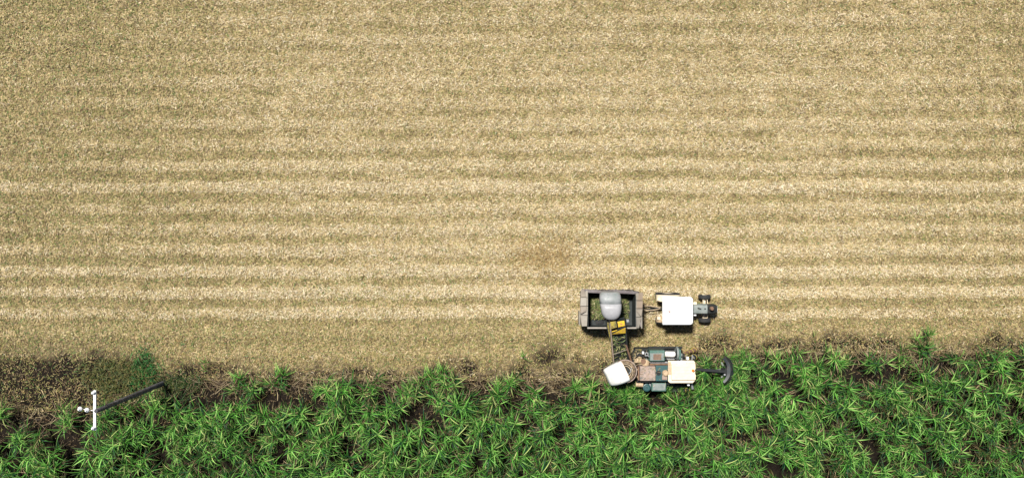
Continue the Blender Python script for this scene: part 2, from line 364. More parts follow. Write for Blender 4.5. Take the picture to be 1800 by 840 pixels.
# ------------------------------------------------------------------ sugarcane
def blades(base, az, el, ln, wd, droop, col, seg=5, twist=None):
    """arching grass leaves with a folded midrib; all arguments are arrays"""
    n = len(az); t = np.linspace(0, 1, seg + 1)
    hd = np.stack([np.cos(az), np.sin(az), np.zeros(n)], 1); sd_ = np.stack([-np.sin(az), np.cos(az), np.zeros(n)], 1)
    pos = base.copy(); V = np.zeros((n, seg + 1, 3, 3))
    prof = np.interp(t, [0, .12, .35, .7, 1], [.45, .8, 1, .62, .04])
    for k in range(seg + 1):
        e = el - droop * t[k] ** 1.35
        d = hd * np.cos(e)[:, None] + np.array([0, 0, 1.0]) * np.sin(e)[:, None]
        nrm = -hd * np.sin(e)[:, None] + np.array([0, 0, 1.0]) * np.cos(e)[:, None]
        tw = (twist if twist is not None else 0) * t[k]
        s = sd_ * np.cos(tw)[:, None] + nrm * np.sin(tw)[:, None] if twist is not None else sd_
        w = (wd * prof[k])[:, None] / 2
        V[:, k, 0] = pos - s * w; V[:, k, 1] = pos - nrm * w * 0.35; V[:, k, 2] = pos + s * w
        pos = pos + d * (ln / seg)[:, None]
    b = (np.arange(n) * (seg + 1) * 3)[:, None, None]
    f = []
    for k in range(seg):
        for j in range(2): f.append([3 * k + j, 3 * k + j + 1, 3 * k + j + 4, 3 * k + j + 3])
    F = (b + np.array(f)[None]).reshape(-1, 4)
    cc = np.repeat(col, (seg + 1) * 3, 0).reshape(n, seg + 1, 3, 3)
    tip = rng.random(n)[:, None, None, None] * sstep(.45, 1.0, t)[None, :, None, None] * .4      # ripening, yellowed leaf tips
    cc = cc * (1 - tip) + np.array([0.33, 0.31, 0.12]) * tip
    return V.reshape(-1, 3), F, cc.reshape(-1, 3)
GREENS = np.array([[0.042, 0.155, 0.018], [0.092, 0.27, 0.038], [0.012, 0.068, 0.012], [0.21, 0.41, 0.09], [0.34, 0.41, 0.13], [0.006, 0.040, 0.016]])
DRYS = np.array([[0.22, 0.165, 0.09], [0.13, 0.09, 0.05], [0.34, 0.27, 0.155], [0.08, 0.052, 0.032]])
def cane_variant(height, lean, stalks, nleaf, ndry, seed, yellow=0.1, lscale=1.0):
    """returns three (V, F, col) sets: stalks, leaves, dry leaves. lean is an x, y shift of the tops"""
    r = np.random.default_rng(seed); SV = []; SF = []; SC = []; off = 0
    Lb = []; Laz = []; Lel = []; Lln = []; Lwd = []; Ldr = []; Lc = []
    Db = []; Daz = []; Del = []; Dln = []; Dwd = []; Ddr = []; Dc = []
    for s_ in range(stalks):
        a = r.uniform(0, 2 * np.pi); sp = r.uniform(0.05, 0.72)
        b0 = np.array([np.cos(a) * .10, np.sin(a) * .10, 0])
        top = np.array([lean[0] + np.cos(a) * sp + r.normal(0, .12), lean[1] + np.sin(a) * sp + r.normal(0, .12), height * r.uniform(.66, 1.06)])
        prev = None; ns = 5
        for k in range(ns + 1):
            t = k / ns; c = b0 * (1 - t) + top * t; c[:2] = b0[:2] + (top[:2] - b0[:2]) * t ** 1.6
            rad = 0.022 * (1 - .35 * t); ring = [c + rad * np.array([np.cos(q_), np.sin(q_), 0]) for q_ in np.arange(6) * np.pi / 3]
            SV += ring; SC += [np.array([.13, .11, .045]) * (.6 + .5 * (k % 2))] * 6
            if k: SF += [[off + (k - 1) * 6 + i, off + (k - 1) * 6 + (i + 1) % 6, off + k * 6 + (i + 1) % 6, off + k * 6 + i] for i in range(6)]
        off += 6 * (ns + 1)
        ld = np.arctan2(top[1] - b0[1], top[0] - b0[0]); lm = np.hypot(*(top[:2] - b0[:2])) / height
        base_tone = r.uniform(.75, 1.25)
        for j in range(nleaf):
            f = r.random() ** 1.2
            az = r.uniform(0, 2 * np.pi)
            if r.random() < min(.8, lm * 2.1): az = (ld if r.random() < .4 else math.atan2(lean[1], lean[0])) + r.normal(0, .75)
            Lb.append(top + np.array([0, 0, -.42 * f * 1.0]) - np.array([*(top[:2] * .12 * f), 0])); Laz.append(az)
            Lel.append(r.uniform(.55, 1.35) - .75 * f); Lln.append(r.uniform(.55, 1.3) * lscale * (1 - .25 * (f < .12))); Lwd.append(r.uniform(.032, .06))
            Ldr.append(r.uniform(.6, 2.3)); c = GREENS[r.choice(6, p=[.27, .27, .17, .16, yellow * .8, .13 - yellow * .8 if yellow < .15 else .01] if yellow < .15 else [.25, .25, .14, .2, .14, .02])]
            Lc.append(c * base_tone * r.uniform(.65, 1.3))
        for j in range(nleaf // 2 if stalks > 3 else 1):          # older leaves lower down the stalk, canopy shade painted in as dark green
            h_ = r.uniform(.35, .78); pt = np.array([b0[0] + (top[0] - b0[0]) * h_ ** 1.6, b0[1] + (top[1] - b0[1]) * h_ ** 1.6, top[2] * h_])
            Lb.append(pt); Laz.append(r.uniform(0, 2 * np.pi)); Lel.append(r.uniform(.2, 1.0)); Lln.append(r.uniform(.6, 1.2) * lscale); Lwd.append(r.uniform(.036, .066)); Ldr.append(r.uniform(.6, 1.8))
            Lc.append(GREENS[r.choice([0, 0, 2, 2, 5])] * base_tone * r.uniform(.8, 1.2))
        for j in range(ndry):
            h_ = r.uniform(.3, .85); pt = b0 * (1 - h_) + top * h_
            Db.append(pt); Daz.append(r.uniform(0, 2 * np.pi) if r.random() < .5 else ld + r.normal(0, .8)); Del.append(r.uniform(-.2, .8)); Dln.append(r.uniform(.5, 1.05)); Dwd.append(r.uniform(.025, .05))
            Ddr.append(r.uniform(.8, 2.2)); Dc.append(DRYS[r.integers(4)] * r.uniform(.7, 1.15))
    A = lambda q_: np.array(q_)
    st = (A(SV), A(SF), A(SC))
    lv = blades(A(Lb), A(Laz), A(Lel), A(Lln), A(Lwd), A(Ldr), A(Lc), 6, r.normal(0, .8, len(Laz)))
    dr = blades(A(Db), A(Daz), A(Del), A(Dln), A(Dwd), A(Ddr), A(Dc), 4, r.normal(0, .7, len(Daz)))
    return st, lv, dr
VARS = []
for k in range(14):
    r_ = random.Random(100 + k)
    VARS.append(cane_variant(r_.uniform(2.3, 3.0), (r_.uniform(-.4, .4), r_.uniform(-1.05, -.3)), r_.choice([5, 5, 6, 6]), 10, 4 + k % 3, 200 + k, yellow=.08 if k % 4 else .03))
EDGE = []
for k in range(8):                                     # plants of the opened outer row, ragged and with more dead leaves
    r_ = random.Random(300 + k)
    EDGE.append(cane_variant(r_.uniform(1.3, 2.2), (r_.uniform(-.5, .5), r_.uniform(-.5, .55)), r_.choice([4, 4, 5]), 11, 9, 400 + k, yellow=.2))
PARTN = ('stalks', 'leaves', 'dry_leaves')
def var_meshes(v):
    return [np_mesh(nm, a[0], a[1], a[2], MATS['leaf']) for nm, a in zip(PARTN, v)]
VM = [var_meshes(v) for v in VARS]; EM = [var_meshes(v) for v in EDGE]
def place_cane(meshes, loc, rz, sc, label, group):
    e = empty('sugarcane_plant', loc); e.rotation_euler = (0, 0, rz); e.scale = (sc, sc, sc)
    for nm, m in zip(PARTN, meshes):
        o = link(nm, m, e); o['kind'] = 'stuff'
    return tag(e, label, 'sugarcane', group)

spots = []
rowpy = [630 + 36.9 * k for k in range(0, 12)]
for k, py0 in enumerate(rowpy):
    px_ = -130.0
    while px_ < 1930:
        px_ += random.uniform(17, 30)
        py_ = py0 + random.gauss(0, 9)
        e = float(edge_y(WX(px_)))
        if py_ < e + 4: continue
        if 1094 < px_ < 1222 and py_ < 677: continue     # the machine stands here
        if 1040 < px_ < 1110 and py_ < 676: continue
        gap = 150 + (py_ - 730) * 0.06
        if abs(px_ - gap) < 14 + 6 * math.sin(py_ * .05) and py_ < 835: continue
        if px_ < 140 and random.random() < .12: continue
        if random.random() < 0.02: continue
        front = py_ < e + 36
        first = min([j for j, v_ in enumerate(rowpy) if v_ > e + 1] or [k])
        spots.append((px_, py_, front, max(0, k - first)))
for _k in range(22):
    px_ = random.uniform(1224, 1312); py_ = random.uniform(616, 690)
    spots.append((px_, py_, False, 0 if py_ < 650 else 1))
for _k in range(16):
    spots.append((random.uniform(1062, 1228), random.uniform(688, 697), False, 0))
inview = [s for s in spots if -10 < s[0] < 1810 and s[1] < 836]
inview.sort(key=lambda s: s[1] - float(edge_y(WX(s[0]))))
chosen = set(inview[:300])
SV = {nm: [[], [], [], 0] for nm in PARTN}
ORD = ['outer', 'second', 'third', 'fourth', 'fifth', 'sixth', 'seventh', 'eighth']
for (px_, py_, front, rk) in spots:
    wx, wy = WX(px_), WY(py_); loc = Vector((wx, wy, float(ground_z(wx, wy))))
    rz = random.gauss(0, .38); sc = random.uniform(.82, 1.12)
    under = 1215 < px_ < 1314 and py_ < 692
    if 1060 < px_ < 1230 and 687 < py_ < 698: rz += math.pi; sc *= .62      # brushed up against the machine's flank
    if under: sc *= .86
    lib, meshes = (EDGE, EM) if (front and random.random() < .7) else (VARS, VM)
    vi = random.randrange(len(lib))
    if (px_, py_, front, rk) in chosen:
        if under: lab, grp = 'short topped sugarcane plant standing under the boom between cab and topper drum', 'cane under the topper boom'
        elif px_ < 150: lab, grp = 'sugarcane plant in the thin clump beyond the utility pole, away from the machines', 'cane beyond the utility pole'
        else:
            st_ = 'alongside harvester' if 1100 <= px_ <= 1222 else ('ahead of harvester cab' if px_ > 1222 else ('between utility pole and harvester' if px_ > 335 else 'beside the utility pole'))
            if rk == 0: lab = 'ragged sugarcane plant with dead leaves in the outer row ' + st_
            else: lab = 'green sugarcane plant in the %s row from cut edge, %s' % (ORD[min(rk, 7)], st_)
            grp = '%s cane row, %s' % (ORD[min(rk, 7)], st_)
        place_cane(meshes[vi], loc, rz, sc, lab, grp)
    else:
        cR, sR = math.cos(rz) * sc, math.sin(rz) * sc
        for nm, (v, f, c) in zip(PARTN, lib[vi]):
            S = SV[nm]; vv = np.stack([v[:, 0] * cR - v[:, 1] * sR + wx, v[:, 0] * sR + v[:, 1] * cR + wy, v[:, 2] * sc + loc.z], 1)
            S[0].append(vv); S[1].append(f + S[3]); S[2].append(c); S[3] += len(vv)
print('cane spots', len(spots), 'in view', len(inview))
allV = []; allF = []; allC = []; o_ = 0
for nm in PARTN:
    S = SV[nm]
    for v, f, c in zip(S[0], S[1], S[2]): allV.append(v); allC.append(c)
    for f in S[1]: allF.append(f + o_)
    o_ += S[3]
tag(link('sugarcane', np_mesh('sugarcane', np.concatenate(allV), np.concatenate(allF), np.concatenate(allC), MATS['leaf'])),
    'mass of green sugarcane continuing past the nearer plants', 'sugarcane', kind='stuff')

# lone plants left standing or lying on the cut ground
def lone(px_, py_, height, lean, stalks, nleaf, ndry, seed, label, lscale=1.0, yellow=.05):
    wx, wy = WX(px_), WY(py_)
    v = cane_variant(height, lean, stalks, nleaf, ndry, seed, yellow, lscale)
    place_cane(var_meshes(v), Vector((wx, wy, float(ground_z(wx, wy)))), 0, 1.0, label, 'stray cane on the cut ground')
lone(1616, 624, 1.3, (-.2, 1.15), 5, 12, 5, 901, 'bright green cane clump left standing alone on the stubble, leaning over', 1.25)
lone(911, 662, 0.9, (.05, .75), 1, 9, 1, 902, 'single spindly cane stalk standing on dark soil behind the harvester', .6)
lone(361, 655, 0.6, (-.02, .4), 2, 6, 1, 903, 'small pale cane shoot on bare soil between pole and cane edge', .55)
lone(1436, 628, 0.9, (-.2, 1.0), 1, 3, 6, 904, 'dead brown cane stalk with a wisp of leaf at the cane edge', .5, .2)
lone(700, 662, 0.5, (.9, .2), 1, 8, 2, 905, 'pale fallen cane top lying along the edge of the cane', .7, .2)

# long dead leaves and stalk pieces combed along the opened face of the cane
n = 3400; px = rng.uniform(-20, 1820, n); ey = edge_y(WX(px)); py = ey + rng.normal(10, 10, n)
ok = ~((px < 340) & (rng.random(n) < .55)) & ~((px > 1095) & (px < 1228) & (py > 600)); px, py = px[ok], py[ok]; n = len(px)
x, y = WX(px), WY(py)
col = DRYS[rng.integers(0, 4, n)] * rng.uniform(.7, 1.2, (n, 1))
cen = np.stack([x, y, ground_z(x, y) + rng.uniform(.05, .45, n)], 1)
V, F, Cc = strips(cen, rng.normal(0.15, .9, n), rng.normal(0, .35, n), rng.normal(0, .6, n), rng.uniform(.4, 1.2, n), rng.uniform(.02, .045, n), rng.uniform(-.05, .2, n), col)
tag(link('dead_cane_leaves', np_mesh('dead_cane_leaves', V, F, Cc, MATS['straw'])), 'long dead cane leaves strewn along the foot of the standing cane', 'straw', kind='stuff')

# low green weeds by the pole
def weeds(name, px0, py0, rx, ry, cnt, seed, label, cols):
    r = np.random.default_rng(seed); a = r.uniform(0, 2 * np.pi, cnt); q_ = np.sqrt(r.random(cnt))
    q_ = q_ * (.45 + .9 * vnoise(a * 1.5, a * 0, 1.0, seed + 7)); px = px0 + np.cos(a) * q_ * rx * 1.3 + r.normal(0, 5, cnt); py = py0 + np.sin(a) * q_ * ry * 1.3 + r.normal(0, 5, cnt)
    base = P(px0, py0); base.z = float(ground_z(base.x, base.y))
    b = np.stack([WX(px) - base.x, WY(py) - base.y, ground_z(WX(px), WY(py)) - base.z + r.uniform(.02, .45, cnt)], 1)
    V, F, Cc = blades(b, r.uniform(0, 6.28, cnt), r.uniform(.1, 1.2, cnt), r.uniform(.2, .5, cnt), r.uniform(.025, .055, cnt), r.uniform(.3, 1.5, cnt), np.array(cols)[r.integers(0, len(cols), cnt)] * r.uniform(.7, 1.3, (cnt, 1)), 3)
    e = empty(name, base); o = link('leaves', np_mesh('leaves', V, F, Cc, MATS['leaf']), e); o['kind'] = 'stuff'
    return tag(e, label, 'weed')
weeds('weed_patch', 257, 650, 19, 25, 520, 1, 'vivid green weed patch growing by the foot of the utility pole', [[.012, .085, .018], [.02, .13, .025], [.008, .055, .014]])
weeds('weed_patch', 318, 674, 34, 14, 500, 4, 'dark green low weeds around the base of the utility pole', [[.02, .06, .015], [.012, .04, .01], [.05, .07, .02]])
weeds('weed_patch', 222, 668, 62, 38, 1900, 2, 'olive brown low weeds on the soil behind the pole crossarm', [[.10, .10, .03], [.17, .14, .05], [.05, .075, .02], [.03, .055, .015]])

# ------------------------------------------------------------------ utility pole
pb = P(290, 672, 0.0); PH = 9.75; pt = Vector((pb.x, pb.y, PH))
up = empty('utility_pole', pb)
MB().lathe((pb.x, pb.y, -0.3), (0, 0, 1), [(0, 0), (.17, 0), (.165, 2), (.145, 6), (.125, PH + .12), (.10, PH + .2), (0, PH + .2)], 14).build('pole', 'pole_wood', up, smooth=True)
ca = PH - 0.45; ax = pb.x - 0.18
arm = MB().box(ax - .07, ax + .07, pb.y - 1.13, pb.y + 1.13, ca, ca + .13).build('crossarm', 'white_arm', up, bevel=.012)
INS = [(.05, -.02), (.09, 0), (.10, .05), (.075, .09), (.085, .13), (.05, .17), (.035, .22), (0, .235)]
for dy in (-1.0, 1.0):
    MB().lathe((ax - .04, pb.y + dy, ca + .13), (0, 0, 1), [(0.0, -.02)] + INS, 14).build('insulator', 'porcelain', up, smooth=True)
for dx in (-.42, -.82):                                   # two insulators on the end bracket
    MB().lathe((ax + dx, pb.y + dx * -.16 - .05, ca + .05), (0, 0, 1), [(0, -.03), (.07, -.02), (.125, .02), (.14, .08), (.11, .14), (.06, .2), (.04, .27), (0, .28)], 16).build('insulator', 'porcelain', up, smooth=True)
MB().tube([(ax, pb.y - .05, ca + .02), (ax - .9, pb.y + .09, ca + .02)], .022, 6).build('bracket', 'grey_steel', up)
for s in (-1, 1):
    MB().tube([(ax + .06, pb.y + s * .55, ca + .02), (pb.x, pb.y + s * .12, ca - .65)], .014, 6).build('brace', 'grey_steel', up)

# ------------------------------------------------------------------ wheels
def wheel(parent, c, R, w, rim_r, tyre_mat, rim_mat, lugs=0):
    """axle along Y"""
    c = Vector(c); e = empty('wheel', c - origin(parent)); e.parent = parent
    h = w / 2
    t = MB().lathe(c, (0, 1, 0), [(rim_r, -h * .8), (R * .9, -h), (R * .97, -h * .82), (R, -h * .4), (R, h * .4), (R * .97, h * .82), (R * .9, h), (rim_r, h * .8)], 32, close=True)
    for k in range(lugs):
        a = 2 * math.pi * k / lugs
        for s in (-1, 1):
            aa = a + (s > 0) * math.pi / lugs
            d = Vector((math.cos(aa), 0, math.sin(aa))); tn = Vector((-math.sin(aa), 0, math.cos(aa)))
            v = (Vector((0, 1, 0)) * s + tn * .55).normalized()
            t.obox(c + d * (R + .012) + Vector((0, 1, 0)) * s * h * .48, v, d.cross(v), d, h * .5, .035, .028)
    t.build('tyre', tyre_mat, e, smooth=True)
    MB().lathe(c, (0, 1, 0), [(0, -h * .3), (rim_r * .35, -h * .35), (rim_r * .5, -h * .1), (rim_r * .9, -h * .2), (rim_r * 1.01, -h * .82), (rim_r * 1.01, h * .82), (rim_r * .9, h * .2), (rim_r * .5, h * .1), (rim_r * .35, h * .35), (0, h * .3)], 24).build('rim', rim_mat, e, smooth=True)
    return e

# ------------------------------------------------------------------ tractor
tc_ = P(1200, 541, 0); tr = empty('tractor', tc_)
YC = WY(543.5, 1.3)
ZR = 2.5
def rr(px0, py0, px1, py1, z, rads):                       # rounded rectangle seen at height z
    x0, x1, y0, y1 = WX(px0, z), WX(px1, z), WY(py1, z), WY(py0, z); out = []
    for (cx, cy, a0, r) in ((x1, y1, 0, rads[0]), (x0, y1, 90, rads[1]), (x0, y0, 180, rads[2]), (x1, y0, 270, rads[3])):
        sx = -1 if cx == x1 else 1; sy = -1 if cy == y1 else 1
        for k in range(6):
            a = math.radians(a0 + 18 * k); out.append((cx + sx * r + math.cos(a) * r, cy + sy * r + math.sin(a) * r, z))
    return out
base = rr(1164.5, 521.5, 1218.5, 571, ZR, (.22, .1, .1, .22))
ctr = Vector((sum(p[0] for p in base) / len(base), sum(p[1] for p in base) / len(base), 0))
def inset(pts, f, z): return [(ctr.x + (p[0] - ctr.x) * f, ctr.y + (p[1] - ctr.y) * f, z) for p in pts]
roof = MB().loft([inset(base, .985, ZR - .12), inset(base, 1.0, ZR - .08), inset(base, 1.0, ZR - .02), inset(base, .95, ZR + .045), inset(base, .5, ZR + .075)]).build('roof', 'roof_white', tr, smooth=True)
for k, py_ in enumerate((529, 537, 545, 553, 561)):
    MB().pbox(1171, py_, 1212, py_ + .9, ZR + .055, ZR + .082).build('roof_rib', 'roof_white', roof, bevel=.004)
MB().lathe(P(1176.5, 547, ZR + .05), (0, 0, 1), [(0, 0), (.085, 0), (.085, .07), (.05, .13), (0, .14)], 12).build('roof_knob', 'pink_knob', roof, smooth=True)
for px_, py_ in ((1170, 526), (1170, 566), (1212, 527), (1212, 565)):
    MB().box(WX(px_, ZR) - .035, WX(px_, ZR) + .035, WY(py_, ZR) - .035, WY(py_, ZR) + .035, 0.85, ZR - .1).build('post', 'cream_paint', tr)
RX = WX(1177, 1.5); RR = .76
YT, YB = WY(521, 1.5), WY(564.5, 1.5)
for yy in (YT, YB): wheel(tr, (RX, yy, RR), RR, .40, .40, 'tyre', 'cream_paint', 20)
for sgn, yy in ((1, YT), (-1, YB)):
    f = MB(); pts = []
    for k in range(11):
        a = math.radians(8 + 152 * k / 10); pts.append((RX + math.cos(a) * (RR + .09), RR + math.sin(a) * (RR + .07)))
    f.loft([[(px_, yy - sgn * .34, z), (px_, yy + sgn * .09, z), (px_, yy + sgn * .09, z - .03), (px_, yy - sgn * .34, z - .03)] for px_, z in pts])
    f.build('fender', 'tan_paint' if sgn < 0 else 'cream_paint', tr, smooth=True)
    MB().box(RX - .78, RX - .55, yy - sgn * .30, yy - sgn * .08, 1.18, 1.36).build('tail_light_box', 'cream_paint', tr, bevel=.02)
# bonnet, nose and engine
bx0, bx1 = WX(1216, 1.45), WX(1262, 1.45); byc = WY(543.5, 1.45); hw = .31
def section(x, w, z0, z1):
    return [(x, byc - w, z0), (x, byc - w, z1 - .12), (x, byc - w * .8, z1 - .03), (x, byc - w * .3, z1), (x, byc + w * .3, z1), (x, byc + w * .8, z1 - .03), (x, byc + w, z1 - .12), (x, byc + w, z0)]
xm = bx0 + (bx1 - bx0) * .60
MB().loft([section(bx0, hw * .98, .75, 1.47), section(xm, hw * 1.05, .75, 1.45)]).build('bonnet', 'grey_green', tr, smooth=True)
MB().loft([section(xm + .004, hw * 1.02, .65, 1.42), section(bx1 - .15, hw * 1.0, .65, 1.36), section(bx1, hw * .8, .7, 1.22)]).build('nose', 'dark_metal', tr, smooth=True)
MB().box(bx1 + .01, bx1 + .05, byc - .2, byc + .2, .75, 1.12).build('grille', 'grey_steel', tr)
MB().lathe((xm + .26, byc + .06, 1.36), (0, 0, 1), [(.20, 0), (.20, .1), (.17, .14), (0, .15)], 20).build('air_cleaner', 'black_steel', tr, smooth=True)
MB().lathe((xm + .24, byc + .07, 1.5), (0, 0, 1), [(0, 0), (.13, 0), (.135, .22), (.11, .29), (0, .31)], 18).build('precleaner_cap', 'rust_brown', tr, smooth=True)
MB().obox((bx0 + .50, byc + .05, 1.47), (1, -.25, 0), (.25, 1, 0), (0, 0, 1), .12, .045, .03).build('bonnet_handle', 'black_steel', tr, bevel=.01)
MB().lathe((bx0 + .87, byc + .04, 1.44), (0, 0, 1), [(0, 0), (.05, 0), (.05, .06), (0, .07)], 10).build('fuel_cap', 'black_steel', tr)
MB().box(bx0 - 1.5, bx1 - .2, byc - .22, byc + .22, .5, .82).build('chassis', 'dark_metal', tr)
FX = WX(1240, .7); FR = .41
FYT, FYB = WY(522, .75), WY(563, .75)
for yy in (FYT, FYB): wheel(tr, (FX, yy, FR), FR, .27, .21, 'tyre', 'cream_paint', 0)
MB().box(FX - .06, FX + .06, FYB + .2, FYT - .2, .36, .48).build('front_axle', 'cream_paint', tr, bevel=.015)
for yy, s in ((FYT, 1), (FYB, -1)):
    MB().tube([(FX - .14, byc + s * .25, .62), (FX - .14, yy - s * .16, .62), (FX + .14, yy - s * .16, .62), (FX + .14, byc + s * .3, .66)], .032, 6).build('steering_link', 'cream_paint', tr)
MB().pbox(1218, 531, 1225, 535, 1.05, 1.25).build('battery_box', 'cream_paint', tr, bevel=.02)
MB().pbox(1219, 552, 1224, 555, 1.0, 1.2).build('filter', 'porcelain', tr, bevel=.02)
MB().box(RX - .35, RX + .05, byc - .25, byc + .25, .95, 1.1).box(RX - .42, RX - .32, byc - .25, byc + .25, 1.0, 1.5).build('seat', 'seat_vinyl', tr, bevel=.04)
MB().lathe((RX + .62, byc, 1.5), (-.5, 0, 1), [(.2, -.015), (.215, 0), (.2, .015), (.185, 0)], 20, close=True).build('steering_wheel', 'seat_vinyl', tr)
MB().tube([(RX + .62, byc, 1.5), (RX + .85, byc, 1.05)], .03, 6).build('steering_column', 'dark_metal', tr)
MB().lathe((RX, YB + .2, RR), (0, 1, 0), [(0, 0), (.13, 0), (.13, YT - YB - .4), (0, YT - YB - .4)], 12).build('rear_axle', 'dark_metal', tr)
MB().box(RX - 1.02, RX - .2, byc - .06, byc + .06, .48, .56).build('drawbar', 'dark_metal', tr)
tag(tr, 'small tractor with white canopy roof and grey green bonnet towing the bin trailer', 'tractor')

# ------------------------------------------------------------------ bin trailer
ZT = 2.55
tl = empty('bin_trailer', P(1076, 543, 0))
x0, x1 = WX(1033, ZT), WX(1118, ZT); yt, yb = WY(513, ZT), WY(575.5, ZT)
zf = .95
MB().box(x0, x1, yb, yt, zf - .08, zf).build('floor', 'bin_inside', tl)
MB().box(x0 - .03, x1 + .03, yb - .05, yb, zf - .1, ZT).build('side_wall', 'bin_inside', tl)
MB().box(x0 - .03, x1 + .03, yt, yt + .05, zf - .1, ZT).build('side_wall', 'bin_inside', tl)
for xx in (x0, x1 - .04): MB().box(xx, xx + .04, yb + .003, yt - .003, zf + .003, ZT - .02).build('end_wall', 'bin_inside', tl)
for k in range(7):
    xx = x0 + (x1 - x0) * (k + .5) / 7
    MB().box(xx - .04, xx + .04, yb - .09, yb - .053, zf - .1, ZT - .15).build('stiffener', 'rim_grey', tl)
    MB().box(xx - .04, xx + .04, yt + .053, yt + .09, zf - .1, ZT - .15).build('stiffener', 'rim_grey', tl)
# rims
MB().box(x0 - .02, x1 + .02, yb - .07, yb + .03, ZT + .003, ZT + .05).build('rim', 'board_light', tl, bevel=.008)
def plank(name, pts, m, t=(0, 0, -.035), bev=.006): return MB().plate(pts, t).build(name, m, tl, bevel=bev)
plank('rim_board', [P(1021.5, 507.3, ZT + .08), P(1056, 510.5, ZT + .06), P(1057, 515.5, ZT - .02), P(1030, 514, ZT + .0)], 'rim_grey')
plank('rim_board', [P(1056, 510.7, ZT + .05), P(1077, 509.5, ZT + .0), P(1079, 515, ZT - .06), P(1057.3, 515.5, ZT - .04)], 'rim_grey')
plank('rim_board', [P(1077.5, 509, ZT + .08), P(1121, 512.3, ZT + .08), P(1121, 517, ZT - .02), P(1079, 515.2, ZT - .02)], 'rim_grey')
# end flares: sloping boards, an inner strip and an overlapping gusset panel
def flare(xo, xi, ys, mats, zo, zi, gapx=0):
    for (ya, yb_), m in zip(zip(ys, ys[1:]), mats):
        plank('board', [P(xo(ya), ya + .4, zo), P(xi(ya), ya + .4, zi), P(xi(yb_), yb_ - .4, zi), P(xo(yb_), yb_ - .4, zo)], m, (0, 0, -.04))
flare(lambda y_: 1022 - (y_ - 509) * .04 + 3.2 * (y_ > 560), lambda y_: 1033 + math.sin((y_ - 509) / 64 * math.pi) * .8 - (y_ - 509) * .02, [510, 523, 538, 554, 573.5], ['board_light'] * 4, ZT - .12, ZT + .08)
flare(lambda y_: 1130 - (y_ - 514) * .06 - 3.0 * (y_ > 560), lambda y_: 1118.6 - math.sin((y_ - 514) / 64 * math.pi) * .6, [514.5, 528, 542, 557, 577], ['board_light'] * 4, ZT - .12, ZT + .08)
for ya, yb_, m in ((508.8, 522, 'board_taupe'), (523, 537.6, 'board_light'), (538.6, 551, 'board_taupe')):
    def xr(v): return np.interp(v, [508.8, 527, 547, 551.5], [1027, 1031.4, 1030.4, 1021])
    ysq = [v for v in (527, 547) if ya < v < yb_]
    plank('gusset_panel', [P(1021.2 - (ya - 509) * .03, ya, ZT + .04)] + [P(float(xr(v)), v, ZT + .15) for v in [ya] + ysq + [yb_]] + [P(1021 - (yb_ - 509) * .03, yb_, ZT + .04)], m, (0, 0, -.03))
for ya, yb_, m in ((514.3, 527.6, 'board_brown'), (528.6, 541.6, 'board_brown'), (542.6, 556, 'board_taupe')):
    def xl(v): return np.interp(v, [514.3, 528, 547, 556], [1123.5, 1120.4, 1119, 1127])
    ysq = [v for v in (547,) if ya < v < yb_]
    plank('gusset_panel', [P(1130.4 - (ya - 514) * .03, ya, ZT + .04)] + [P(float(xl(v)), v, ZT + .15) for v in [ya] + ysq + [yb_]] + [P(1130.2 - (yb_ - 514) * .03, yb_, ZT + .04)], m, (0, 0, -.03))
for px_, ya, yb_ in ((1019.3, 548, 572), (1128.2, 552, 577)):
    plank('edge_post', [P(px_ - .7, ya, ZT), P(px_ + .7, ya, ZT), P(px_ + .7, yb_, ZT), P(px_ - .7, yb_, ZT)], 'board_light', (0, 0, -1.2))
for xx in (x0 - .35, x1 + .30):
    MB().box(xx, xx + .05, yb + .05, yt - .05, zf - .1, ZT - .22).build('end_plate', 'rim_grey', tl)
MB().box(x0 - .2, x1 + .2, -.45 + (yt + yb) / 2, -.33 + (yt + yb) / 2, .68, .86).build('chassis_rail', 'dark_metal', tl)
MB().box(x0 - .2, x1 + .2, .33 + (yt + yb) / 2, .45 + (yt + yb) / 2, .68, .86).build('chassis_rail', 'dark_metal', tl)
ym = (yt + yb) / 2
for dx in (-.62, .62):
    xx = (x0 + x1) / 2 + dx
    for yy in (yt - .22, yb + .22): wheel(tl, (xx, yy, .52), .52, .36, .27, 'tyre', 'rim_grey', 0)
    MB().lathe((xx, yb + .35, .52), (0, 1, 0), [(0, 0), (.06, 0), (.06, yt - yb - .7), (0, yt - yb - .7)], 8).build('axle', 'dark_metal', tl)
hx = RX - .85
MB().tube([(x1 + .1, ym + .30, .72), (hx, byc, .62)], .055, 6).tube([(x1 + .1, ym - .30, .72), (hx, byc, .62)], .055, 6).build('drawbar', 'dark_metal', tl)
for k, (dy, sag) in enumerate(((.14, .05), (.04, -.16))):
    p0 = Vector((x1 + .28, ym + dy, 1.15)); p3 = Vector((RX - .55, byc + dy * .6, 1.12))
    MB().tube([p0.lerp(p3, t) + Vector((0, sag * math.sin(math.pi * t), -.12 * math.sin(math.pi * t))) for t in np.linspace(0, 1, 9)], .032, 6).build('hose', 'hose_tan', tl, smooth=True)
tag(tl, 'open haulage bin trailer with weathered taupe end boards, half filled with chopped cane', 'trailer')

